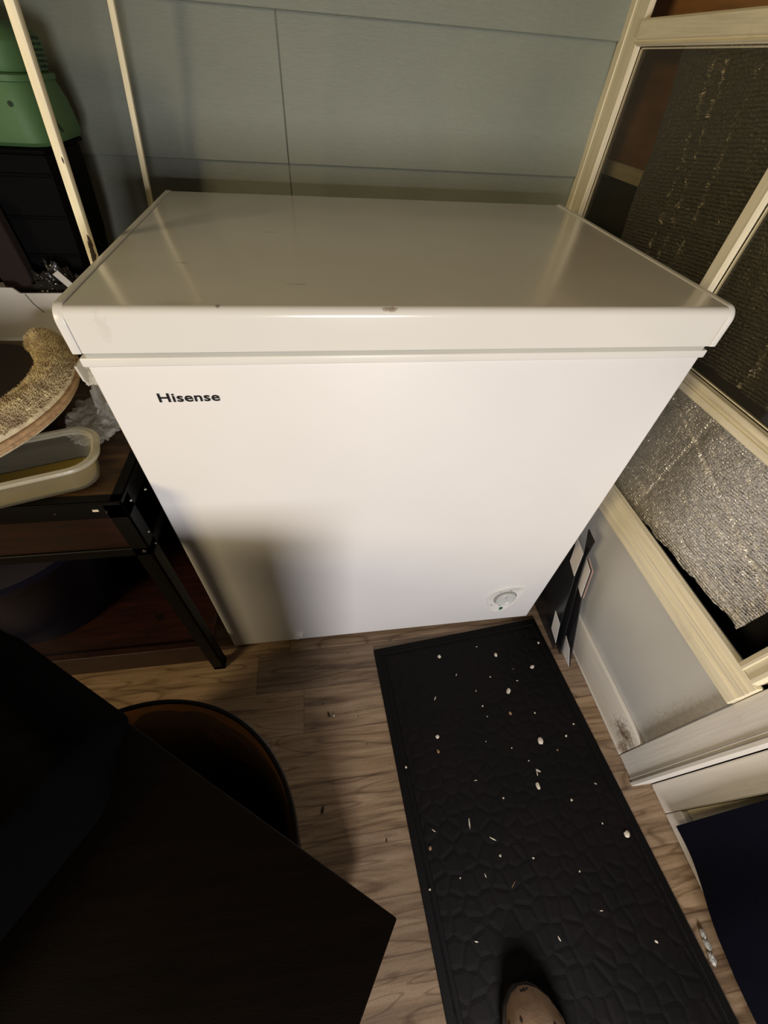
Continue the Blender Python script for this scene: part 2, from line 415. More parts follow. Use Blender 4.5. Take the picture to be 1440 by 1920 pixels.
WORLD = {}
def empty(name, loc, label=None, cat=None, group=None):
    o = bpy.data.objects.new(name, None); o.empty_display_size = .05; COL.objects.link(o); o.location = loc
    WORLD[o.name] = Vector(loc); tag(o, label, cat, group); return o
def tag(o, label=None, cat=None, group=None, kind=None):
    if label: o['label'] = label
    if cat: o['category'] = cat
    if group: o['group'] = group
    if kind: o['kind'] = kind
    return o
def obj(name, bm, mat, parent=None, smooth=True, angle=35, base=None, kind=None):
    me = bpy.data.meshes.new(name); 
    if parent is not None: off = WORLD[parent.name]
    elif base is not None: off = Vector(base)
    else: off = Vector((0, 0, 0))
    bmesh.ops.transform(bm, matrix=Matrix.Translation(-off), verts=bm.verts[:])
    bm.to_mesh(me); bm.free()
    if smooth:
        for p in me.polygons: p.use_smooth = True
        me.set_sharp_from_angle(angle=math.radians(angle))
    o = bpy.data.objects.new(name, me); COL.objects.link(o)
    for mm in (mat if isinstance(mat, list) else [mat]): me.materials.append(mm)
    if parent is not None: o.parent = parent; WORLD[o.name] = off
    else: o.location = off; WORLD[o.name] = off
    if kind: o['kind'] = kind
    return o
def struct(name, bm, mat, parent=None):
    return obj(name, bm, mat, parent, kind='structure' if parent is None else None)

# ------------------------------------------------------------------ the room
YW = .655
b = bm_new(); box(b, -1.6, 2.2, -3.2, YW + .15, -.05, 0); struct('floor', b, M['floor'])
# lap siding: each board is a slab whose lower edge stands proud of the next one
b = bm_new()
zb = .88 - .205 * 5
k = 0
while zb < 2.3:
    z0, z1 = zb, zb + .205 + .012
    splits = [-1.6, .226, .884] if k in (4, 5) else ([-1.6, -.55, .884] if k % 2 else [-1.6, -.90, .884])
    for xa, xb in zip(splits[:-1], splits[1:]):
        g = .0006
        prism(b, [(YW, z0), (YW + .03, z0), (YW + .03, z1), (YW + .0085, z1), (YW, z0 + .001)][:4] if False else
              [(YW, z0), (YW + .03, z0), (YW + .03, z1), (YW + .011, z1)], 0, xa + g, xb - g, .0012, 1)
    zb += .205; k += 1
box(b, -1.6, .884, YW + .012, YW + .12, 0, 2.3)
struct('wall_back', b, M['siding'])
b = bm_new(); box(b, -.76, -.70, -.29, YW + .1, 0, 2.3); struct('wall_left_lamp_block', b, M['lamp_block'])  # unseen wall stub, placed and cut off to keep lamplight off the left siding
b = bm_new(); box(b, -1.62, 2.2, -3.2, YW + .15, 2.3, 2.35); struct('ceiling', b, M['ceiling'])

# right wall: lower hardboard panel, plywood and a dark sheet standing in for shade behind the glazing
b = bm_new(); box(b, .900, .915, -.36, YW + .02, 0, .42)
wall_r = struct('wall_right', b, M['panel'])
b = bm_new(); box(b, .965, .98, -.36, .78, .913, 2.3); tag(obj('plywood_board', b, M['ply'], base=(.972, .2, .913)), 'orange-brown plywood board behind the window frame and foil', 'board')
b = bm_new(); box(b, .955, .975, .49, .78, .886, .912, .002); struct('trim_8', b, M['wood_y'])
b = bm_new(); box(b, .99, 1.02, -1.6, .80, 0, 2.3); struct('cavity_shade_sheet', b, M['dark'])  # dark sheet in place of the unlit depth behind the openings
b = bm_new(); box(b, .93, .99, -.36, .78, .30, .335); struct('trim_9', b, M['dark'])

FX = .880
def rail(z0, z1, depth, y0, y1, fx=FX, lips=()):
    bb = bm_new(); box(bb, fx, fx + depth, y0, y1, z0, z1, .0015, 1)
    for (la, lb, d) in lips: box(bb, fx - d, fx + .004, y0, y1, la, lb, .0012, 1)
    return bb
def post(y0, y1, depth, z0, z1, fx=FX, lips=()):
    bb = bm_new(); box(bb, fx, fx + depth, y0, y1, z0, z1, .0015, 1)
    for (la, lb, d) in lips: box(bb, fx - d, fx + .004, la, lb, z0, z1, .0012, 1)
    return bb
# frame members
struct('trim_1', post(.596, .664, .012, 0, 2.3, lips=((.640, .662, .002),)), M['wood_z'])            # corner post
struct('trim_2', rail(1.079, 1.112, .0125, -.31, .596, lips=((1.087, 1.110, .004), (1.081, 1.0835, .003))), M['wood_y'])
struct('trim_3', post(.137, .160, .012, .713, 1.078), M['wood_z'])                                    # glazing post
struct('trim_4', rail(.684, .712, .0125, -.31, .596, lips=((.686, .698, .004), (.7005, .7035, .003))), M['wood_y'])
struct('trim_5', rail(.375, .440, .013, -.352, .602, fx=.880, lips=((.377, .400, .003), (.4175, .4205, .0025), (.426, .429, .0025))), M['wood_y'])
struct('trim_6', post(-.346, -.310, .030, .441, 2.3, lips=((-.344, -.336, .003), (-.322, -.316, .003))), M['wood_z'])
b = post(-.414, -.353, .045, 0, 2.3, fx=.889, lips=((-.4135, -.406, .005), (-.402, -.399, .003)))
struct('trim_7', b, M['white_wood'])
b = bm_new(); box(b, .889, .900, -.352, .602, 0, .094, .003, 2); box(b, .887, .893, -.352, .602, 0, .006, .001, 1)
struct('baseboard_right', b, M['base_wood'])

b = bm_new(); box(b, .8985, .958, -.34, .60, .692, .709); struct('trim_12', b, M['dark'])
def window(idx, y0, y1, z0, z1, x):
    w = empty('window_%d' % idx, (x, (y0 + y1) / 2, z0)); w['kind'] = 'structure'
    bb = bm_new()
    t = .002
    box(bb, x - .002, x + .002, y0, y0 + t, z0, z1); box(bb, x - .002, x + .002, y1 - t, y1, z0, z1)
    box(bb, x - .002, x + .002, y0, y1, z0, z0 + t); box(bb, x - .002, x + .002, y0, y1, z1 - t, z1)
    obj('glazing_bead', bb, M['wood_z'], w)
    bb = bm_new(); box(bb, x - .0015, x + .0015, y0 + t, y1 - t, z0 + t, z1 - t)
    obj('pane', bb, M['pane'], w, smooth=False)
window(1, .161, .595, .713, 1.078, .8945)
window(2, -.309, .136, .713, 1.078, .8945)

def foil_sheet(name, pts_fn, ny, nz, mat, label, th=.002):
    bb = bm_new(); grid = []
    for i in range(ny + 1):
        grid.append([bb.verts.new(pts_fn(i / ny, j / nz)) for j in range(nz + 1)])
    for i in range(ny):
        for j in range(nz): bb.faces.new((grid[i][j], grid[i + 1][j], grid[i + 1][j + 1], grid[i][j + 1]))
    bmesh.ops.recalc_face_normals(bb, faces=bb.faces[:])
    g = bb.faces[:]
    r = bmesh.ops.extrude_face_region(bb, geom=g)
    for e in r['geom']:
        if isinstance(e, bmesh.types.BMVert): e.co.x += th
    bmesh.ops.recalc_face_normals(bb, faces=bb.faces[:])
    o = obj(name, bb, mat, base=(.92, 0, .4), angle=80)
    tag(o, label, 'insulation'); return o
def low_foil(s, t):
    # s: along the wall towards the viewer; t: upward
    y = .42 + (-.262 - .42) * s
    zb_ = .415 + (.036 if s > .45 else 0) * min(1, max(0, (s - .45) / .5)) + .002 * math.sin(s * 60)
    z = zb_ + (.700 - zb_) * t
    if s > .85: y -= .012 * t * (s - .85) / .15
    p = Vector((0, y * 9, z * 9))
    x = .9075 + .0035 * noise.fractal(p, 1, 2, 4) + .0008 * math.sin(z * 1500 + 3 * noise.noise(p * 2))
    if abs(y - .02 + (z - .5) * .1) < .005: x += .0015
    for f0, sl in ((.60, .35), (.53, -.12), (.475, .05)):     # creases
        d = abs(z - f0 - sl * (y + .05)); x += .0030 * math.exp(-(d / .003) ** 2)
    return Vector((max(.9005, x), y, z))
foil_sheet('foil_insulation', low_foil, 300, 130, M['foil'], 'crinkled silver foil sheet filling the lower window opening beside the freezer')
def up_foil(s, t):
    z = .7095 + .38 * t
    yl = .498 + .03 * (z - .88) / .2 + .004 * math.sin(z * 30)
    y = yl + (-.34 - yl) * s
    p = Vector((3, y * 8, z * 6))
    x = .935 + .006 * noise.fractal(p, 1, 2, 4)
    for f0, sl in ((.40, .22), (.365, .25), (.31, .12), (.05, .1)):
        d = abs(y - f0 - sl * (z - .9) + .006 * noise.noise(Vector((0, 0, z * 30)))); x -= (.003 + .006 * noise.noise(Vector((7, y * 90, z * 110)))) * math.exp(-(d / .0045) ** 2)
    return Vector((min(.950, max(.915, x)), y, z))
foil_sheet('foil_insulation', up_foil, 480, 170, M['foil_up'], 'silver foil sheet in a painted shade tone hanging behind the two upper window panes')

# the door beyond the corner trim
d = empty('door_1', (.95, -.8, 0)); d['kind'] = 'structure'
b = bm_new(); box(b, .930, .960, -.468, -.416, 0, 2.1, .002, 1); obj('stile', b, M['white_wood'], d)
b = bm_new(); box(b, .930, .958, -1.30, -.469, 0, .055, .002, 1); obj('bottom_rail', b, M['white_wood'], d)
b = bm_new(); box(b, .944, .958, -.492, -.469, .056, 2.1, .001, 1); obj('inner_bead', b, M['wood_z'], d)
b = bm_new(); box(b, .962, .975, -1.30, -.44, .0, 2.1); obj('panel', b, M['dark'], d)  # dark sheet in place of the shaded door opening

# navy cloth hanging down over the door
b = bm_new(); ny, nz = 70, 60; G = []
for i in range(ny + 1):
    s = i / ny; r_ = []
    for j in range(nz + 1):
        t = j / nz
        z = .045 + .004 * math.sin(s * 9) + t * 1.15
        y = -.490 + .060 * min(t * 1.15, .35) - .70 * s
        x = .918 - .022 * min(1, s * 3.5) + .003 * math.sin(s * 20 + t * 1.2) + .004 * noise.noise(Vector((s * 8, t * 5, 0))) - .012 * s
        r_.append(b.verts.new((x, y, z)))
    G.append(r_)
for i in range(ny):
    for j in range(nz): b.faces.new((G[i][j], G[i + 1][j], G[i + 1][j + 1], G[i][j + 1]))
r = bmesh.ops.extrude_face_region(b, geom=b.faces[:])
for e in r['geom']:
    if isinstance(e, bmesh.types.BMVert): e.co.x -= .006
bmesh.ops.recalc_face_normals(b, faces=b.faces[:])
tag(obj('hanging_cloth', b, M['navy'], base=(.91, -.8, .04), angle=80), 'plain navy blue cloth hanging in front of the white door frame', 'cloth')

# ------------------------------------------------------------------ chest freezer
W, D = .794, .537
fz = empty('chest_freezer', (W / 2, D / 2, 0), 'white chest freezer with a closed lid against the grey-green siding', 'freezer')
b = bm_new(); box(b, 0, W, 0, D, .015, .790, .0035, 3); body = obj('cabinet', b, M['enamel'], fz)
b = bm_new(); box(b, -.0035, W + .0035, -.0025, D + .002, .7826, .7935, .0018, 3)
obj('top_collar', b, M['white_plastic'], fz)
b = bm_new(); box(b, .004, W - .004, -.0015, D - .004, .7930, .8030, .001, 1); obj('gasket', b, M['seal'], fz)
for (fx, fy) in ((.06, .06), (W - .06, .06), (.06, D - .06), (W - .06, D - .06)):
    b = bm_new(); cyl(b, (fx, fy, 0), (fx, fy, .016), .018, 18); obj('foot', b, M['groove'], fz)
# lid: folded sheet with a rolled front edge between two rounded end caps
def lid_profile(r, grow):
    y0, y1, z0, z1 = -.0076 - grow, D + grow * .5, .8020 - grow * .5, .8500 + grow
    pts = [(y0, z0)]
    for k in range(9):
        a = PI - (PI / 2) * k / 8
        pts.append((y0 + r + r * math.cos(a), z1 - r + r * math.sin(a)))
    for k in range(7):
        a = PI / 2 - (PI / 2) * k / 6
        pts.append((y1 - .008 + .008 * math.cos(a), z1 - .008 + .008 * math.sin(a)))
    pts.append((y1, z0)); return pts
b = bm_new(); prism(b, lid_profile(.0095, 0), 0, .0068, W - .0068)
lid = obj('lid', b, M['lid'], fz, angle=40)
for sx in (0, 1):
    b = bm_new(); x0 = -.0036 if sx == 0 else W - .0062
    prism(b, lid_profile(.017, .0012), 0, x0, x0 + .0098, .0013, 2)
    obj('end_cap', b, M['white_plastic'], lid, angle=40)
# control panel (a leaning teardrop), dial, indicator
egg = [(.645, .134), (.646, .150), (.652, .166), (.664, .177), (.682, .184), (.700, .187), (.720, .186), (.733, .181), (.7385, .170), (.7385, .152), (.736, .132), (.730, .108), (.720, .086), (.706, .070), (.692, .065), (.678, .070), (.665, .084), (.653, .106)]
def smooth_closed(pts, n=4):
    out = []; N = len(pts)
    for i in range(N):
        p0, p1, p2, p3 = (Vector((*pts[(i + k) % N], 0)) for k in (-1, 0, 1, 2))
        for q in range(n):
            t = q / n
            v = .5 * ((2 * p1) + (-p0 + p2) * t + (2 * p0 - 5 * p1 + 4 * p2 - p3) * t * t + (-p0 + 3 * p1 - 3 * p2 + p3) * t ** 3)
            out.append((v.x, v.y))
    return out
eg = smooth_closed(egg); cx_, cz_ = .694, .130
rings = []
for s_, yy in ((1.0, .002), (1.0, -.0012), (.985, -.0022), (.93, -.0024), (.90, -.0014), (.2, -.0014)):
    rings.append([(cx_ + (p[0] - cx_) * s_, yy, cz_ + (p[1] - cz_) * s_) for p in eg])
b = bm_new(); loft(b, rings); cpan = obj('control_panel', b, M['white_plastic'], fz)
def disc(bm, c, prof, seg=40, sx=1, sz=1):
    loft(bm, [[(c[0] + r_ * sx * math.cos(2 * PI * k / seg), y_, c[1] + r_ * sz * math.sin(2 * PI * k / seg)) for k in range(seg)] for r_, y_ in prof])
b = bm_new(); disc(b, (.694, .137), ((.0295, 0), (.0295, -.0021), (.0275, -.0021), (.0275, -.0005), )); obj('dial_ring', b, M['groove'], cpan)
b = bm_new(); disc(b, (.694, .137), ((.0262, 0), (.0262, -.0075), (.0250, -.0088), (.0215, -.0090), (.0195, -.0070), (.005, -.0066)))
box(b, .692, .696, -.0092, -.006, .140, .158, .0008, 1); obj('dial', b, M['dial_rim'], cpan)
b = bm_new(); disc(b, (.6975, .0835), ((.0052, 0), (.0052, -.0030), (.0040, -.0036), (.001, -.0038)), 24); obj('indicator_light', b, M['green_led'], cpan)
for (mx, mz, a, l) in ((.666, .104, .5, .008), (.690, .098, 0, .006), (.700, .171, .1, .007), (.6975, .0735, 0, .009), (.673, .168, .8, .004)):
    b = bm_new(); box(b, -l / 2, l / 2, -.0018, -.0010, -.0008, .0008, 0, mtx=Matrix.Translation((mx, 0, mz)) @ Matrix.Rotation(a, 4, 'Y')); obj('dial_marking', b, M['green_led'], cpan)
b = bm_new(); disc(b, (.162, .044), ((.0125, .002), (.0125, -.006), (.0105, -.0085), (.004, -.009)), 28); box(b, .150, .174, -.0105, -.007, .0425, .0455, .0006, 1)
obj('drain_plug', b, M['white_plastic'], fz)
# rear hinges
for hx in (.14, W - .14):
    b = bm_new(); box(b, hx - .02, hx + .02, D + .001, D + .012, .70, .84, .002, 1); obj('hinge', b, M['white_plastic'], fz)
# maker's name on the front, drawn stroke by stroke: bold, wide letters
def logo():
    bm = bm_new()
    cu = bpy.data.curves.new('wordmark', 'FONT'); cu.body = 'Hisense'; cu.size = 1; cu.extrude = .02; cu.offset = .019; cu.space_character = 1.05; cu.resolution_u = 4
    o = bpy.data.objects.new('wordmark_tmp', cu); COL.objects.link(o)
    dg = bpy.context.evaluated_depsgraph_get(); dg.update()
    me = bpy.data.meshes.new_from_object(o.evaluated_get(dg))
    bm.from_mesh(me); bpy.data.objects.remove(o); bpy.data.curves.remove(cu); bpy.data.meshes.remove(me)
    xs = [v.co.x for v in bm.verts]; ys = [v.co.y for v in bm.verts]
    x0, x1, y0, y1 = min(xs), max(xs), min(ys), max(ys)
    for v in bm.verts:
        u = (v.co.x - x0) / (x1 - x0); w = (v.co.y - y0) / (y1 - y0)
        v.co = Vector((.0625 + u * .0735, -.0002 - (.0004 if v.co.z > 0 else 0) - .0002, .7335 + w * .0125))
    return bm
obj('wordmark', logo(), M['ink'], fz, smooth=False)

# ------------------------------------------------------------------ mat, crumbs, floor bits
MQ = [(.354, -.045), (.818, -.004), (.887, -.79), (.409, -.80)]
def mq(u, v):
    a = Vector(MQ[0]).lerp(Vector(MQ[1]), u); c = Vector(MQ[3]).lerp(Vector(MQ[2]), u)
    return a.lerp(c, v)
mt = empty('floor_mat', (.62, -.41, 0), 'black rubber-edged doormat with pale crumbs on the wood-look floor', 'mat')
b = bm_new()
def slab(bm, q, z0, z1, bev):
    t = bm_new(); v0 = [t.verts.new((p[0], p[1], z0)) for p in q]; v1 = [t.verts.new((p[0], p[1], z1)) for p in q]
    t.faces.new(v0); t.faces.new(v1[::-1])
    n = len(q)
    for i in range(n): t.faces.new((v0[i], v0[(i + 1) % n], v1[(i + 1) % n], v1[i]))
    bmesh.ops.recalc_face_normals(t, faces=t.faces[:])
    if bev: bmesh.ops.bevel(t, geom=t.edges[:], offset=bev, segments=2, profile=.5, affect='EDGES')
    merge(bm, t)
slab(b, MQ, 0, .0062, .0025)
obj('rubber_border', b, M['mat_edge'], mt)
b = bm_new(); slab(b, [mq(.055, .035), mq(.945, .035), mq(.945, .965), mq(.055, .965)], .0050, .0090, .0015)
# raised inner rib following the border
for (p, q) in (((.035, .022), (.965, .022)), ((.965, .022), (.965, .978)), ((.965, .978), (.035, .978)), ((.035, .978), (.035, .022))):
    a0, a1 = mq(*p), mq(*q); tube(b, [(a0.x, a0.y, .0062), (a1.x, a1.y, .0062)], .0018, 8)
obj('pile_field', b, M['mat'], mt)

crumbs = [(0.522, -0.084), (0.672, -0.097), (0.628, -0.069), (0.800, -0.077), (0.758, -0.138), (0.706, -0.137), (0.706, -0.167), (0.675, -0.189), (0.594, -0.179), (0.662, -0.239), (0.722, -0.245), (0.604, -0.239), (0.489, -0.184), (0.712, -0.304), (0.777, -0.302), (0.806, -0.28), (0.744, -0.327), (0.67, -0.339), (0.476, -0.267), (0.471, -0.296), (0.394, -0.317), (0.68, -0.363), (0.672, -0.387), (0.59, -0.398), (0.801, -0.399), (0.782, -0.466), (0.824, -0.489), (0.431, -0.432), (0.418, -0.458), (0.506, -0.43), (0.546, -0.46), (0.553, -0.487), (0.617, -0.499), (0.565, -0.53), (0.515, -0.511), (0.466, -0.508), (0.716, -0.587), (0.622, -0.61), (0.473, -0.593), (0.796, -0.638), (0.405, -0.516), (.640, -.150), (.555, -.135), (.585, -.290), (.640, -.31), (.735, -.42), (.70, -.53), (.54, -.36), (.60, -.215)]
big = {0: .0042, 1: .0042, 3: .003, 4: .0042, 7: .0050, 9: .0032, 13: .0060, 18: .0036, 19: .003, 22: .0042, 26: .0052, 28: .003}
long_ = {2: 3, 6: 2, 8: 3, 12: 3, 21: 4, 24: 2, 27: 4, 29: 5, 30: 5, 33: 6, 36: 2.5, 37: 2.5, 38: 2, 5: 2, 34: 3, 42: 3, 47: 3}
special = {13: 'largest pale crumb near the middle of the black mat', 26: 'pale curled crumb by the right edge of the black mat',
           21: 'pale forked husk on the black mat just below the largest crumb', 7: 'second-largest pinkish crumb in the upper part of the black mat'}
for i, (x, y) in enumerate(crumbs):
    r0 = big.get(i, random.uniform(.0012, .0022)); L_ = long_.get(i, random.uniform(1, 1.6)); a = random.uniform(0, PI)
    b = bm_new()
    z0 = .0088
    t = bm_new(); bmesh.ops.create_icosphere(t, subdivisions=2, radius=1)
    for v in t.verts:
        k = 1 + .45 * noise.noise(v.co * 1.7 + Vector((i * 3.1, 0, 0)))
        v.co = Vector((v.co.x * r0 * L_ * k / (1 if L_ < 2 else 1.2), v.co.y * r0 * (1 if L_ < 2 else .6) * k, max(-.6, v.co.z) * r0 * .55 * k))
    t.transform(Matrix.Translation((x, y, z0 + r0 * .33)) @ Matrix.Rotation(a, 4, 'Z')); merge(b, t)
    if i == 21:
        t = bm_new(); bmesh.ops.create_icosphere(t, subdivisions=1, radius=.002)
        for v in t.verts: v.co.x *= 3.2; v.co.z *= .5
        t.transform(Matrix.Translation((x + .004, y + .003, z0 + .001)) @ Matrix.Rotation(a + 1.1, 4, 'Z')); merge(b, t)
    o = obj('crumb', b, M['crumb_dark'] if i in (5, 9, 19, 28, 33, 16) else M['crumb'], base=(x, y, z0))
    if i in special: tag(o, special[i], 'crumb', 'crumbs on the black mat')
    elif i in (5, 9, 19, 28, 33, 16): tag(o, 'small brown crumb lying on the black mat', 'crumb', 'brown crumbs on the black mat')
    else: tag(o, 'tiny pale crumb or lint bit lying on the black mat', 'crumb', 'crumbs on the black mat')
specks = [(.232, -.188, .0042, 'dark seed-like husk on the floor beside a pale grain'), (.211, -.368, .0050, 'dark elongated husk on the floor between the bin and the mat'),
          (.218, -.162, .0016, None), (.085, -.008, .0018, None), (.30, -.20, .0014, None), (.285, -.045, .0014, None), (.335, -.435, .0022, None), (.315, -.26, .0013, None)]
for i, (x, y, r0, lb) in enumerate(specks):
    t = bm_new(); bmesh.ops.create_icosphere(t, subdivisions=2, radius=1)
    for v in t.verts: v.co = Vector((v.co.x * r0 * (.6 + .1 * noise.noise(v.co * 2)), v.co.y * r0 * 1.5, v.co.z * r0 * .45))
    t.transform(Matrix.Translation((x, y, r0 * .42)) @ Matrix.Rotation(.5 if i == 0 else -.3, 4, 'Z'))
    o = obj('husk', t, M['speck'], base=(x, y, 0))
    tag(o, lb or 'tiny dark speck on the wood-look floor', 'speck', 'dark specks on the floor')
t = bm_new(); bmesh.ops.create_icosphere(t, subdivisions=2, radius=.0025); t.transform(Matrix.Translation((.243, -.192, .002)))
tag(obj('grain', t, M['crumb'], base=(.243, -.192, 0)), 'single pale grain on the floor next to a dark husk', 'crumb')
# crumpled wrapper at the mat's right edge
b = bm_new()
for i, (x, y, sx, sy) in enumerate(((.890, -.642, .0035, .006), (.889, -.655, .0045, .007), (.8865, -.672, .0045, .008))):
    blob(b, (x, y, .006), (sx, sy, .004), 3, .35, 3, i + 2, flat=.0004)
tag(obj('wrapper', b, M['wrapper'], base=(.90, -.665, 0)), 'small crumpled silver and white wrapper on the floor by the mat', 'wrapper')

# ------------------------------------------------------------------ checkered board between freezer and wall
ck = empty('checkered_board', (.85, -.05, 0), 'folded black and white checkered board leaning between freezer and right wall', 'board')
def plate(name, x0, th, poly, mat): 
    bb = bm_new(); prism(bb, [(p[0], max(.001, p[1])) for p in poly], 0, x0, x0 + th); return obj(name, bb, mat, ck, smooth=False)
plate('middle_panel', .850, .0028, [(.042, .344), (.009, .339), (.003, .287), (-.023, .213), (-.111, .001), (-.070, .001), (-.004, .218), (.014, .290)], M['checker_black'])
plate('rear_panel', .8385, .0028, [(.100, .262), (.005, .303), (-.012, .232), (-.063, .084), (-.095, .001), (.06, .001)], M['checker_black'])
for q in ([(.041, .311), (.005, .303), (-.012, .232), (.023, .245)], [(-.029, .092), (-.063, .084), (-.089, .026), (-.052, .036)]):
    plate('white_square', .8376, .0009, q, M['checker_white'])
fp = plate('front_panel', .860, .0030, [(.006, .275), (-.021, .266), (-.046, .187), (-.146, .001), (-.100, .001), (-.016, .199)], M['checker_black'])
for q in ([(.006, .275), (-.021, .266), (-.046, .187), (-.016, .199)], [(-.083, .052), (-.113, .042), (-.146, .001), (-.105, .001)]):
    plate('white_square', .8591, .0009, q, M['checker_white'])
b = bm_new(); tube(b, [(.8645, .006, .277), (.8645, -.0235, .267), (.8645, -.048, .187)], .0015, 8); obj('board_edge', b, M['checker_edge'], fp if False else ck)
# ------------------------------------------------------------------ side table at the left
tb = empty('side_table', (-.32, .17, 0), 'black metal-framed side table with worn brown top left of the freezer', 'table')
TX0, TX1, TY0, TY1, TZ = -.62, -.020, -.050, .300, .610
b = bm_new(); box(b, TX0 + .004, TX1 - .004, TY0 + .004, TY1 - .004, .590, .6075, .001, 1); obj('tabletop', b, M['top_board'], tb)
b = bm_new()
for (y0, y1) in ((TY0, TY0 + .003), (TY1 - .003, TY1)): box(b, TX0, TX1, y0, y1, .578, .6105, .0006, 1)
for (x0, x1) in ((TX0, TX0 + .003), (TX1 - .003, TX1)): box(b, x0, x1, TY0, TY1, .578, .6105, .0006, 1)
box(b, TX0, TX1, TY0, TY0 + .016, .6085, .6105, .0006, 1); box(b, TX0, TX1, TY1 - .016, TY1, .6085, .6105, .0006, 1)
box(b, TX1 - .016, TX1, TY0, TY1, .6085, .6105, .0006, 1); box(b, TX0, TX0 + .016, TY0, TY1, .6085, .6105, .0006, 1)
box(b, TX0, TX1, TY0, TY0 + .02, .486, .505, .001, 1); box(b, TX0, TX1, TY1 - .02, TY1, .486, .505, .001, 1)
box(b, TX1 - .003, TX1, TY0, TY1, .486, .505, .0006, 1)
frame = obj('top_frame', b, M['black_metal'], tb)
for (x, z, r) in ((-.045, .592, .0022), (-.110, .594, .0018), (-.190, .594, .0022), (-.030, .497, .0038)):
    b = bm_new(); cyl(b, (x, TY0 + .001, z), (x, TY0 - .002, z), r, 12, r * .6); obj('screw', b, M['screw'], frame)
for (y, z) in ((-.028, .59), (.02, .565), (-.03, .52), (-.03, .49)):
    b = bm_new(); cyl(b, (TX1 - .001, y, z), (TX1 + .0018, y, z), .0028, 12, .0016); obj('screw', b, M['screw'], frame)
b = bm_new(); box(b, -.062, -.054, TY0 - .0008, TY0 + .001, .5935, .5975, .0003, 1); obj('cream_mark', b, M['cream_mark'], frame)  # small cream rectangle on the front frame
for (x, y) in ((TX0, TY0), (TX1, TY0), (TX0, TY1), (TX1, TY1)):
    b = bm_new(); sx = 1 if x == TX0 else -1; sy = 1 if y == TY0 else -1
    box(b, min(x, x + sx * .026), max(x, x + sx * .026), min(y, y + sy * .003), max(y, y + sy * .003), .0, .605, .0006, 1)
    box(b, min(x, x + sx * .003), max(x, x + sx * .003), min(y, y + sy * .026), max(y, y + sy * .026), .0, .605, .0006, 1)
    box(b, min(x, x + sx * .026), max(x, x + sx * .026), min(y, y + sy * .026), max(y, y + sy * .026), 0, .012, .001, 1)
    obj('leg', b, M['black_metal'], tb)
b = bm_new(); box(b, TX0 + .027, TX1 - .027, TY0 + .003, TY0 + .018, .5055, .5775, .001, 1); obj('front_apron', b, M['red_board'], tb)
b = bm_new(); box(b, TX0 + .027, TX1 - .027, TY0 + .003, TY0 + .018, .050, .130, .001, 1); obj('lower_apron', b, M['red_board'], tb)
b = bm_new(); box(b, TX0 + .006, TX1 - .006, TY0 + .019, TY1 - .006, .100, .115, .001, 1); obj('shelf', b, M['red_board'], tb)

# round navy tub on the lower shelf
t_ = empty('plastic_tub', (-.40, .12, .115), 'round navy plastic tub on the lower shelf of the side table', 'tub')
def ring(cx, cy, z, r, n=48, sx=1, sy=1): return [(cx + r * sx * math.cos(2 * PI * k / n), cy + r * sy * math.sin(2 * PI * k / n), z) for k in range(n)]
def tubring(f, z): return ring(-.425, .125, z, f, sx=.185, sy=.150)
b = bm_new(); loft(b, [tubring(.78, .1155), tubring(.97, .33), tubring(1.05, .338), tubring(1.06, .352), tubring(.98, .355), tubring(.95, .33), tubring(.75, .125)]); obj('tub_body', b, M['blue_tub'], t_)
b = bm_new(); loft(b, [tubring(.90, .325), tubring(.955, .331), tubring(.80, .340), tubring(.3, .345)]); obj('lid', b, M['tub_lid'], t_)

# food container
fc = empty('food_container', (-.1335, -.008, .611), 'clear plastic food container with yellow residue on the side table corner', 'container')
ang = math.radians(18)
def rr3(w, h, r, z, cx=-.1335, cy=-.008):
    out = []
    for (x, y) in rrect(0, 0, w, h, r, 7):
        out.append((cx + x * math.cos(ang) - y * math.sin(ang), cy + x * math.sin(ang) + y * math.cos(ang), z))
    return out
dx = -.002
b = bm_new(); loft(b, [rr3(.138, .060, .024, .6118), rr3(.146, .068, .026, .614), rr3(.163, .084, .032, .657), rr3(.160, .081, .031, .657), rr3(.143, .065, .025, .616), rr3(.134, .056, .022, .6135)]); obj('tub_wall', b, M['food_box'], fc)
b = bm_new(); loft(b, [rr3(.160, .081, .031, .6545), rr3(.180, .100, .038, .6545), rr3(.182, .102, .039, .657), rr3(.180, .100, .038, .660), rr3(.168, .088, .034, .6605), rr3(.160, .081, .031, .658), rr3(.160, .081, .031, .6545)], cap=False); obj('rim', b, M['food_rim'], fc)
b = bm_new(); loft(b, [rr3(.134, .056, .021, .6140), rr3(.1415, .0635, .024, .6195), rr3(.130, .052, .02, .620)]); obj('residue', b, M['oil'], fc)

# polythene bags
b = bm_new(); blob(b, (-.092, .118, .632), (.036, .052, .018), 5, .34, 2.6, 3, flat=.6115); blob(b, (-.068, .135, .652), (.013, .034, .036), 4, .4, 3, 8, flat=.6115)
tag(obj('plastic_bag', b, M['bag'], base=(-.09, .12, .611)), 'crumpled grey see-through plastic bag on the side table', 'bag')
b = bm_new(); blob(b, (-.036, .128, .645), (.010, .030, .028), 4, .35, 2.6, 5, flat=.6115); blob(b, (-.024, .050, .752), (.009, .022, .015), 4, .35, 3, 11); blob(b, (-.030, .09, .70), (.010, .022, .036), 4, .3, 3, 12)
prism(b, [(-.004, .785), (.012, .785), (.012, .770), (.004, .758), (-.002, .766)], 0, -.0115, -.009)
tag(obj('plastic_bag', b, M['white_bag'], base=(-.04, .1, .611)), 'white plastic bag squeezed between side table and freezer', 'bag')

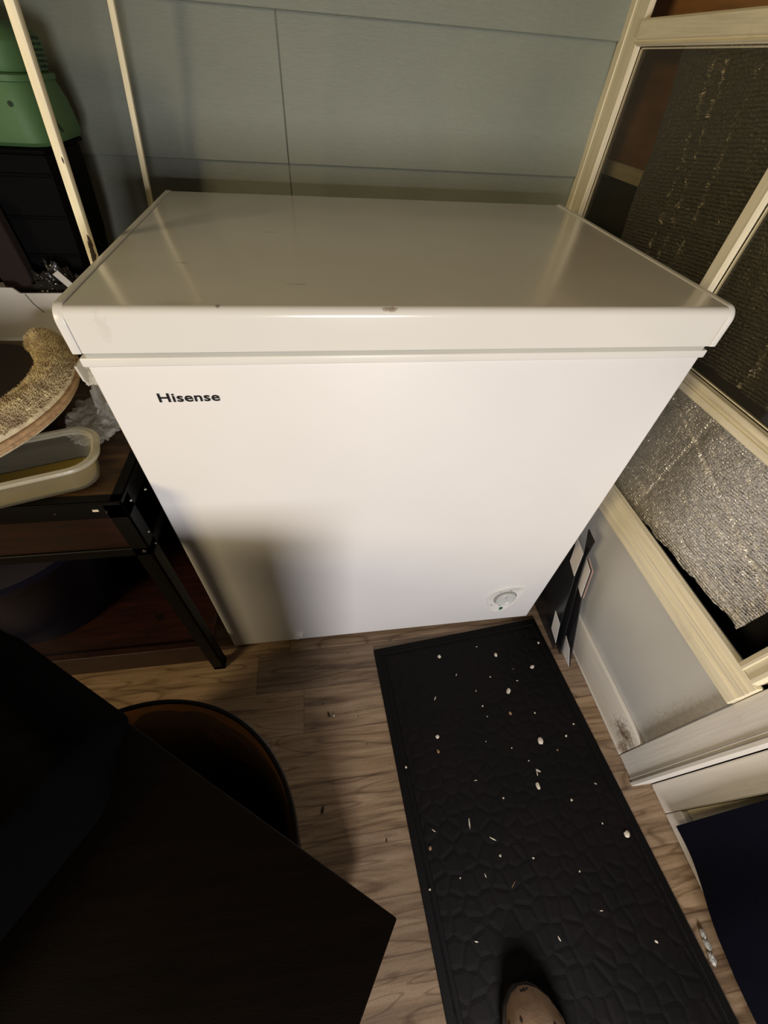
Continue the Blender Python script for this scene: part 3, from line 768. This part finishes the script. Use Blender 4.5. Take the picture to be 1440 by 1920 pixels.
# pet bed
BX, BY = -.325, .104
pb = empty('pet_bed', (BX, BY, .662), 'round beige fleece pet bed with tan piping on the side table', 'pet bed')
def bedring(r, z, n=72):
    return [(BX + r * math.cos(2 * PI * k / n), BY + r * math.sin(2 * PI * k / n), z) for k in range(n)]
A0, A1 = -2.3, 1.02
def endk(a): return max(.05, min(1, (A1 - a) / .22, (a - A0) / .3)) ** .5
sec = [(.200, .664), (.218, .672), (.223, .690), (.218, .706), (.207, .715), (.192, .716), (.180, .708), (.174, .695), (.172, .668)]
b = bm_new(); rs = []
for k in range(81):
    a = A0 + (A1 - A0) * k / 80; e = endk(a)
    rs.append([(BX + (.198 + (r - .198) * e) * math.cos(a), BY + (.198 + (r - .198) * e) * math.sin(a), .668 + (z - .668) * e) for r, z in sec])
loft(b, rs)
rng = random.Random(3)
for _ in range(15000):                                   # tufts of fleece
    a = rng.uniform(-1.7, A1 - .03); s = rng.random(); e = endk(a)
    prof = [(.222, .697), (.217, .706), (.207, .714), (.193, .716), (.181, .708), (.174, .693)]
    f = s * (len(prof) - 1); i = int(f); f -= i
    r_ = prof[i][0] * (1 - f) + prof[min(i + 1, 5)][0] * f; z_ = prof[i][1] * (1 - f) + prof[min(i + 1, 5)][1] * f
    r_ = .198 + (r_ - .198) * e; z_ = .668 + (z_ - .668) * e; c = Vector((BX + r_ * math.cos(a), BY + r_ * math.sin(a), z_))
    nrm = Vector(((r_ - .198) / .025 * math.cos(a), (r_ - .198) / .025 * math.sin(a), (z_ - .69) / .03)).normalized()
    dr = (nrm + Vector((rng.uniform(-.8, .8), rng.uniform(-.8, .8), rng.uniform(-.3, .8)))).normalized()
    w_ = dr.orthogonal().normalized() * rng.uniform(.0009, .0018); w2 = dr.cross(w_) * .9
    l = rng.uniform(.0035, .0065)
    q = [b.verts.new(c + w_), b.verts.new(c - w_ * .5 + w2 * .8), b.verts.new(c - w_ * .5 - w2 * .8), b.verts.new(c + dr * l)]
    b.faces.new((q[0], q[1], q[3])); b.faces.new((q[1], q[2], q[3])); b.faces.new((q[2], q[0], q[3]))
obj('bolster', b, M['fleece'], pb, angle=60)
b = bm_new(); tube(b, [(BX + .2245 * math.cos(A0 + (A1 - .05 - A0) * k / 80), BY + .2245 * math.sin(A0 + (A1 - .05 - A0) * k / 80), .6885) for k in range(81)], .0032, 10); tube(b, [(BX + .2195 * math.cos(A0 + (A1 - .05 - A0) * k / 80), BY + .2195 * math.sin(A0 + (A1 - .05 - A0) * k / 80), .679) for k in range(81)], .0036, 10); obj('piping', b, M['piping'], pb)
b = bm_new(); loft(b, [bedring(.200, .663), bedring(.200, .668), bedring(.160, .676), bedring(.05, .672)]); inner = obj('cushion', b, M['bed_inner'], pb)
b = bm_new()
for k in range(5):
    o_ = k * .0085; tube(b, [(-.40 + o_, .12 - o_ * .3, .682), (-.27 + o_, .035 - o_ * .3, .682), (-.20 + o_, -.01 - o_ * .3, .682)], .0011, 6)
obj('stripe', b, M['red_thread'], inner)
# the boxes that carry bed and crate
bx = empty('cardboard_box', (-.39, .1, .611), 'flat brown cardboard box under the round pet bed', 'box')
b = bm_new(); box(b, -.50, -.27, -.02, .25, .6112, .6615, .001, 1); obj('carton', b, M['card_brown'], bx)
b = bm_new(); box(b, -.40, -.37, -.021, .251, .6616, .6622); obj('tape', b, M['card_white'], bx)
# floor-standing black cabinet behind the table that carries the crate
cb = empty('storage_chest', (-.33, .48, 0), 'black storage chest in the dark corner behind the side table', 'chest')
b = bm_new(); box(b, -.60, -.085, .318, .645, .0, .645, .006, 2); obj('chest_body', b, M['black_crate'], cb)
b = bm_new(); box(b, -.605, -.080, .314, .648, .646, .657, .004, 2); obj('lid', b, M['card_brown'], cb)
wb = empty('cardboard_tray', (-.34, .35, .657), 'white cardboard tray with dark clutter behind the pet bed', 'tray')
b = bm_new()
prism(b, [(-.55, .6575), (-.120, .6575), (-.120, .740), (-.232, .739), (-.240, .7475), (-.275, .749), (-.55, .749)], 1, .3335, .3365)
box(b, -.1235, -.120, .337, .395, .6575, .740); box(b, -.55, -.5465, .337, .395, .6575, .74); box(b, -.55, -.120, .392, .395, .6575, .735); box(b, -.55, -.120, .337, .392, .6575, .6600)
tray = obj('tray_wall', b, M['card_white'], wb, smooth=False)
b = bm_new(); tube(b, [(-.225, .3333, .738), (-.220, .3333, .722), (-.211, .3333, .708)], .0009, 6); obj('crease', b, M['groove'], tray)
# clutter in the tray
b = bm_new(); blob(b, (-.175, .365, .72), (.034, .018, .042), 5, .5, 3.0, 21, flat=.662)
tag(obj('bin_bag', b, M['black_bag'], base=(-.22, .355, .66)), 'crumpled glossy black bag in the white cardboard tray', 'bag')
b = bm_new(); box(b, -.006, .006, -.0006, .0006, -.02, .020, .0003, 1, mtx=Matrix.Translation((-.148, .330, .757)) @ Matrix.Rotation(-.55, 4, 'Y') @ Matrix.Rotation(.1, 4, 'X'))
tag(obj('paper_strip', b, M['card_white'], base=(-.148, .33, .745)), 'thin pale paper strip sticking out of the white cardboard tray', 'paper')
b = bm_new(); box(b, -.270, -.222, .366, .388, .662, .860, .002, 1)
tag(obj('card_box', b, M['maroon'], base=(-.243, .377, .662)), 'dull maroon card box standing in the white cardboard tray', 'box')
# crate below the green carrier
cr = empty('plastic_crate', (-.34, .53, .657), 'black plastic crate under the green pet carrier', 'crate')
b = bm_new()
prism(b, [(-.56, .6575), (-.165, .6575), (-.140, .79), (-.131, .88), (-.129, .912), (-.56, .912)], 1, .400, .545, .004, 2)
cbody = obj('crate_body', b, M['black_crate'], cr)
b = bm_new()
for k in range(4): box(b, -.55, -.134 - .006 * k, .3975, .4005, .885 - .055 * k, .890 - .055 * k, .001, 1)
obj('rib', b, M['black_crate'], cbody)
b = bm_new(); box(b, -.57, -.127, .397, .560, .9121, .918, .003, 2); obj('crate_lid', b, M['black_crate'], cr)
# green pet carrier: flared lower shell, vented upper shell
gc = empty('pet_carrier', (-.30, .53, .918), 'green plastic pet carrier on top of the black crate', 'pet carrier')
def shell(z, x1, y0, y1, r): return [(p[0], p[1], z) for p in rrect((-.60 + x1) / 2, (y0 + y1) / 2, x1 + .60, y1 - y0, r, 5)]
b = bm_new(); loft(b, [shell(.919, -.128, .412, .572, .02), shell(.924, -.124, .405, .578, .025), shell(.934, -.122, .403, .576, .028), shell(.965, -.122, .405, .568, .03), shell(.990, -.123, .409, .548, .03), shell(.993, -.124, .410, .546, .03)])
low = obj('lower_shell', b, M['green'], gc)
b = bm_new(); loft(b, [shell(.9875, -.1225, .4075, .550, .03), shell(.9885, -.1205, .405, .552, .031), shell(.9945, -.1205, .405, .552, .031), shell(.9965, -.124, .410, .547, .03)]); obj('seam_ridge', b, M['green'], gc)
b = bm_new(); loft(b, [shell(.997, -.126, .414, .545, .03), shell(1.002, -.124, .412, .548, .03), shell(1.026, -.122, .414, .552, .03), shell(1.036, -.126, .420, .548, .032), shell(1.045, -.140, .432, .535, .03)])
up = obj('upper_shell', b, M['green'], gc)
for k in range(6):
    zz = 1.0000 + k * .0058
    for (ya, yb) in ((.488, .501), (.505, .518)):
        b = bm_new(); box(b, -.1245, -.1212, ya, yb, zz, zz + .0026, .0004, 1); obj('vent_slot', b, M['green_dark'], up)
b = bm_new(); cyl(b, (-.150, .4200, 1.016), (-.150, .4115, 1.016), .0075, 20); obj('latch_hole', b, M['green_dark'], up)
b = bm_new(); cyl(b, (-.148, .4200, .966), (-.148, .4045, .966), .0032, 16); obj('latch_hole', b, M['green_dark'], low)
b = bm_new(); tube(b, [(-.1210, .432, .962), (-.1210, .455, .948), (-.1210, .475, .932)], .0016, 8); obj('shell_groove', b, M['green_dark'], low)

# two pale wooden uprights
def pole(x0, y0, z0, x1, z1, w, dp, label, chips):
    d = Vector((x1 - x0, 0, z1 - z0)); k = (2.25 - z0) / d.z
    P = empty('wooden_pole', (x0, y0, z0), label, 'pole', 'pale wooden poles')
    bb = bm_new(); top = Vector((x0, y0, z0)) + d * k
    rings = []
    for s in (0, .25, .5, .75, 1):
        c = Vector((x0, y0, z0)).lerp(top, s)
        rings.append([(c.x - w / 2, c.y - dp / 2, c.z), (c.x + w / 2, c.y - dp / 2, c.z), (c.x + w / 2, c.y + dp / 2, c.z), (c.x - w / 2, c.y + dp / 2, c.z)])
    loft(bb, rings)
    bmesh.ops.bevel(bb, geom=[e for e in bb.edges if e.calc_face_angle(0) > .6], offset=.0012, segments=2, profile=.5, affect='EDGES')
    o = obj('shaft', bb, M['pole'], P)
    for (z, s, f) in chips:
        c = Vector((x0, y0, z0)) + d * ((z - z0) / d.z)
        bb = bm_new(); blob(bb, (c.x + f * w / 2, c.y - dp / 2, z), (.0022 * s, .0012, .009 * s), 3, .5, 3, z * 10); obj('chipped_paint', bb, M['tarn'], o)
pole(-.063, .216, .6085, -.0145, 1.062, .0098, .012, 'pale wooden pole in front of the green pet carrier', ((.840, 1.0, .7), (.828, 1.1, .55), (.851, .7, .85), (.935, .3, .6)))
pole(-.0655, .556, 0.660, -.0130, 1.075, .0092, .010, 'thinner pale wooden pole near the siding behind the freezer corner', ())

# ------------------------------------------------------------------ dark things at the lower left
u_ = Vector((-.817, .577, 0)); v_ = Vector((-.577, -.817, 0)); n_ = Vector((.577, .817, 0))
C0 = Vector((.301, -.508, 0)); C1 = C0 + u_ * .56; C2 = C1 + v_ * .42; C3 = C0 + v_ * .42
ct = empty('cabinet', tuple((C0 + C2) / 2), 'dark brown cabinet with a sharp-cornered glossy top near the mat', 'cabinet')
def inset(d): return [(p.x, p.y) for p in (C0 + (u_ + v_) * d, C1 + (-u_ + v_) * d, C2 + (-u_ - v_) * d, C3 + (u_ - v_) * d)]
b = bm_new(); slab(b, inset(.012), .03, .534, .002); obj('cabinet_body', b, M['dark_body'], ct)
b = bm_new(); slab(b, inset(.03), 0, .03, 0); obj('plinth', b, M['black_metal'], ct)
b = bm_new(); slab(b, inset(0), .535, .552, .0012); obj('cabinet_top', b, M['dark_top'], ct)
# half-round waste bin standing flat against the cabinet
BC = C0 + u_ * .241
bn = empty('waste_bin', tuple(BC + n_ * .045), 'black half-round waste bin with dark liner beside the dark cabinet', 'bin')
def arc(half, depth, z, n=60, back=-.0105, zf=None):
    # circular segment: half chord, depth, flat side towards the cabinet
    R = (half * half + depth * depth) / (2 * depth); a0 = math.asin(min(1, half / R)); pts = []
    for k in range(n + 1):
        a = -a0 + 2 * a0 * k / n
        p = BC + u_ * (R * math.sin(a)) + n_ * (R * math.cos(a) - (R - depth) + back)
        pts.append((p.x, p.y, z if zf is None else z + zf(k / n)))
    return pts
b = bm_new(); loft(b, [arc(.085, .040, .0), arc(.1355, .0705, .488), arc(.1395, .0735, .489), arc(.1420, .0755, .495), arc(.1405, .0742, .5015), arc(.1370, .0712, .5015), arc(.1355, .0702, .498)], cap=False)
t = bm_new(); t.faces.new([t.verts.new(p) for p in arc(.085, .040, .002)]); merge(b, t)
obj('bin_wall', b, M['bin'], bn)
b = bm_new(); loft(b, [arc(.1350, .0697, .498), arc(.117, .057, .34)], cap=False); obj('inner_wall', b, M['bin_inner'], bn)
lf = lambda am: (lambda s: am * math.sin(s * 5.5 + 3.4) + am * .25 * math.sin(s * 31))
b = bm_new(); loft(b, [arc(.1330, .0680, .468, zf=lf(.012)), arc(.126, .062, .43, zf=lf(.010)), arc(.11, .050, .36, zf=lf(.008)), arc(.085, .038, .2), arc(.05, .018, .12)], cap=False)
obj('liner', b, M['liner'], bn)
# heap of dark cloth on the cabinet
b = bm_new(); nu, nv = 70, 50; G = []
for i in range(nu + 1):
    r_ = []
    for j in range(nv + 1):
        a, c = i / nu, j / nv
        ex = min(1, (min(a, 1 - a) / .10)); ey = min(1, min(c, 1 - c) / .14)
        prof = math.sqrt(max(0, 1 - (1 - ex) ** 2)) * math.sqrt(max(0, 1 - (1 - ey) ** 2))
        rx = .03 * (1 - ey) ** 2
        p = C0 + u_ * (.275 + rx + (.285 - 2 * rx) * a) + v_ * (-.004 + .40 * c + .03 * (1 - ex) ** 2 * (1 - 2 * c))
        h = .085 + .014 * noise.fractal(Vector((a * 3, c * 3, 1)), 1, 2, 4)
        r_.append(b.verts.new((p.x, p.y, .5525 + max(0, prof * h))))
    G.append(r_)
for i in range(nu):
    for j in range(nv): b.faces.new((G[i][j], G[i + 1][j], G[i + 1][j + 1], G[i][j + 1]))
edge = [e for e in b.edges if len(e.link_faces) == 1]
bmesh.ops.holes_fill(b, edges=edge, sides=0)
bmesh.ops.recalc_face_normals(b, faces=b.faces[:])
hb = C0 + u_ * .41 + v_ * .2
tag(obj('folded_cloth', b, M['upholstery'], base=(hb.x, hb.y, .5525), angle=60), 'folded black cloth lying on the dark brown cabinet', 'cloth')

# ------------------------------------------------------------------ shoe tip
cl = empty('slip_on_shoe', (.545, -.78, .009), 'tan dark-speckled shoe toe at the bottom edge of the mat', 'shoe')
def shoe_rings(zs, grow):
    rs = []
    # (along, half width, top height)
    st = [(0.0, .006, .030), (.006, .022, .045), (.018, .036, .055), (.04, .047, .062), (.07, .053, .068), (.11, .053, .080), (.15, .046, .09), (.19, .040, .085), (.23, .038, .07), (.262, .030, .06), (.272, .014, .05)]
    for (l, hw, h) in st:
        c = Vector((.531 + .10 * l + .25 * max(0, .05 - abs(l - .05)) * .2, -.650 - l, 0))
        r_ = []
        for k in range(20):
            a = 2 * PI * k / 20
            sx = math.copysign(abs(math.cos(a)) ** .8, math.cos(a)); sz = math.sin(a)
            z = .024 + (h - .024) * sz if sz > 0 else .024 + .004 * sz
            r_.append((c.x + sx * (hw + grow), c.y, z))
        rs.append(r_)
    return rs
b = bm_new(); loft(b, shoe_rings(0, 0)); obj('upper', b, M['clog'], cl, angle=80)
b = bm_new(); rs = []
for z, g in ((.0092, -.002), (.012, 0.002), (.022, .002), (.0235, -.001)):
    left, right = [], []
    for (l, hw) in ((-.001, .012), (.004, .022), (.018, .037), (.04, .048), (.07, .054), (.11, .054), (.15, .047), (.19, .041), (.23, .039), (.262, .031), (.273, .016)):
        c = Vector((.531 + .10 * l, -.650 - l)); left.append((c.x - hw - g, c.y, z)); right.append((c.x + hw + g, c.y, z))
    rs.append(left + right[::-1])
loft(b, rs); obj('sole', b, M['sole'], cl)

# ------------------------------------------------------------------ camera
f_, C_ = 756.96, Vector((0.26777354, -0.47456832, 1.03571889))
R_ = Matrix(((0.98961377, 0.06347604, -0.12897818), (-0.13311022, 0.74341731, -0.65544822), (0.05427936, 0.6658089, 0.74414532)))
cam = bpy.data.cameras.new('camera'); co = bpy.data.objects.new('camera', cam); COL.objects.link(co)
co.matrix_world = Matrix.Translation(C_) @ R_.to_4x4()
cam.sensor_fit = 'VERTICAL'; cam.sensor_height = 32; cam.sensor_width = 24; cam.lens = f_ * 32 / 1920
cam.clip_start = .01
scene.camera = co

# ------------------------------------------------------------------ light
def area(name, loc, target, size, power, col, size_y=None):
    l = bpy.data.lights.new(name, 'AREA'); l.energy = power; l.color = col; l.size = size
    if size_y: l.shape = 'RECTANGLE'; l.size_y = size_y
    o = bpy.data.objects.new(name, l); COL.objects.link(o); o.location = loc
    o.rotation_euler = (Vector(target) - Vector(loc)).to_track_quat('-Z', 'Y').to_euler(); return o
area('doorway_daylight', (.43, -1.75, .74), (.60, 0, .40), .42, 23, (1, .95, .93), .34)
area('room_lamp', (-1.5, -1.35, 1.60), (.2, .2, .8), .60, 24, (1, .79, .46))
w = bpy.data.worlds.new('world'); scene.world = w; w.use_nodes = True
w.node_tree.nodes['Background'].inputs['Color'].default_value = (.9, .85, .8, 1)
w.node_tree.nodes['Background'].inputs['Strength'].default_value = .05

scene.view_settings.view_transform = 'Standard'; scene.view_settings.look = 'None'
scene.view_settings.gamma = 1; scene.view_settings.exposure = 0; scene.view_settings.use_curve_mapping = False
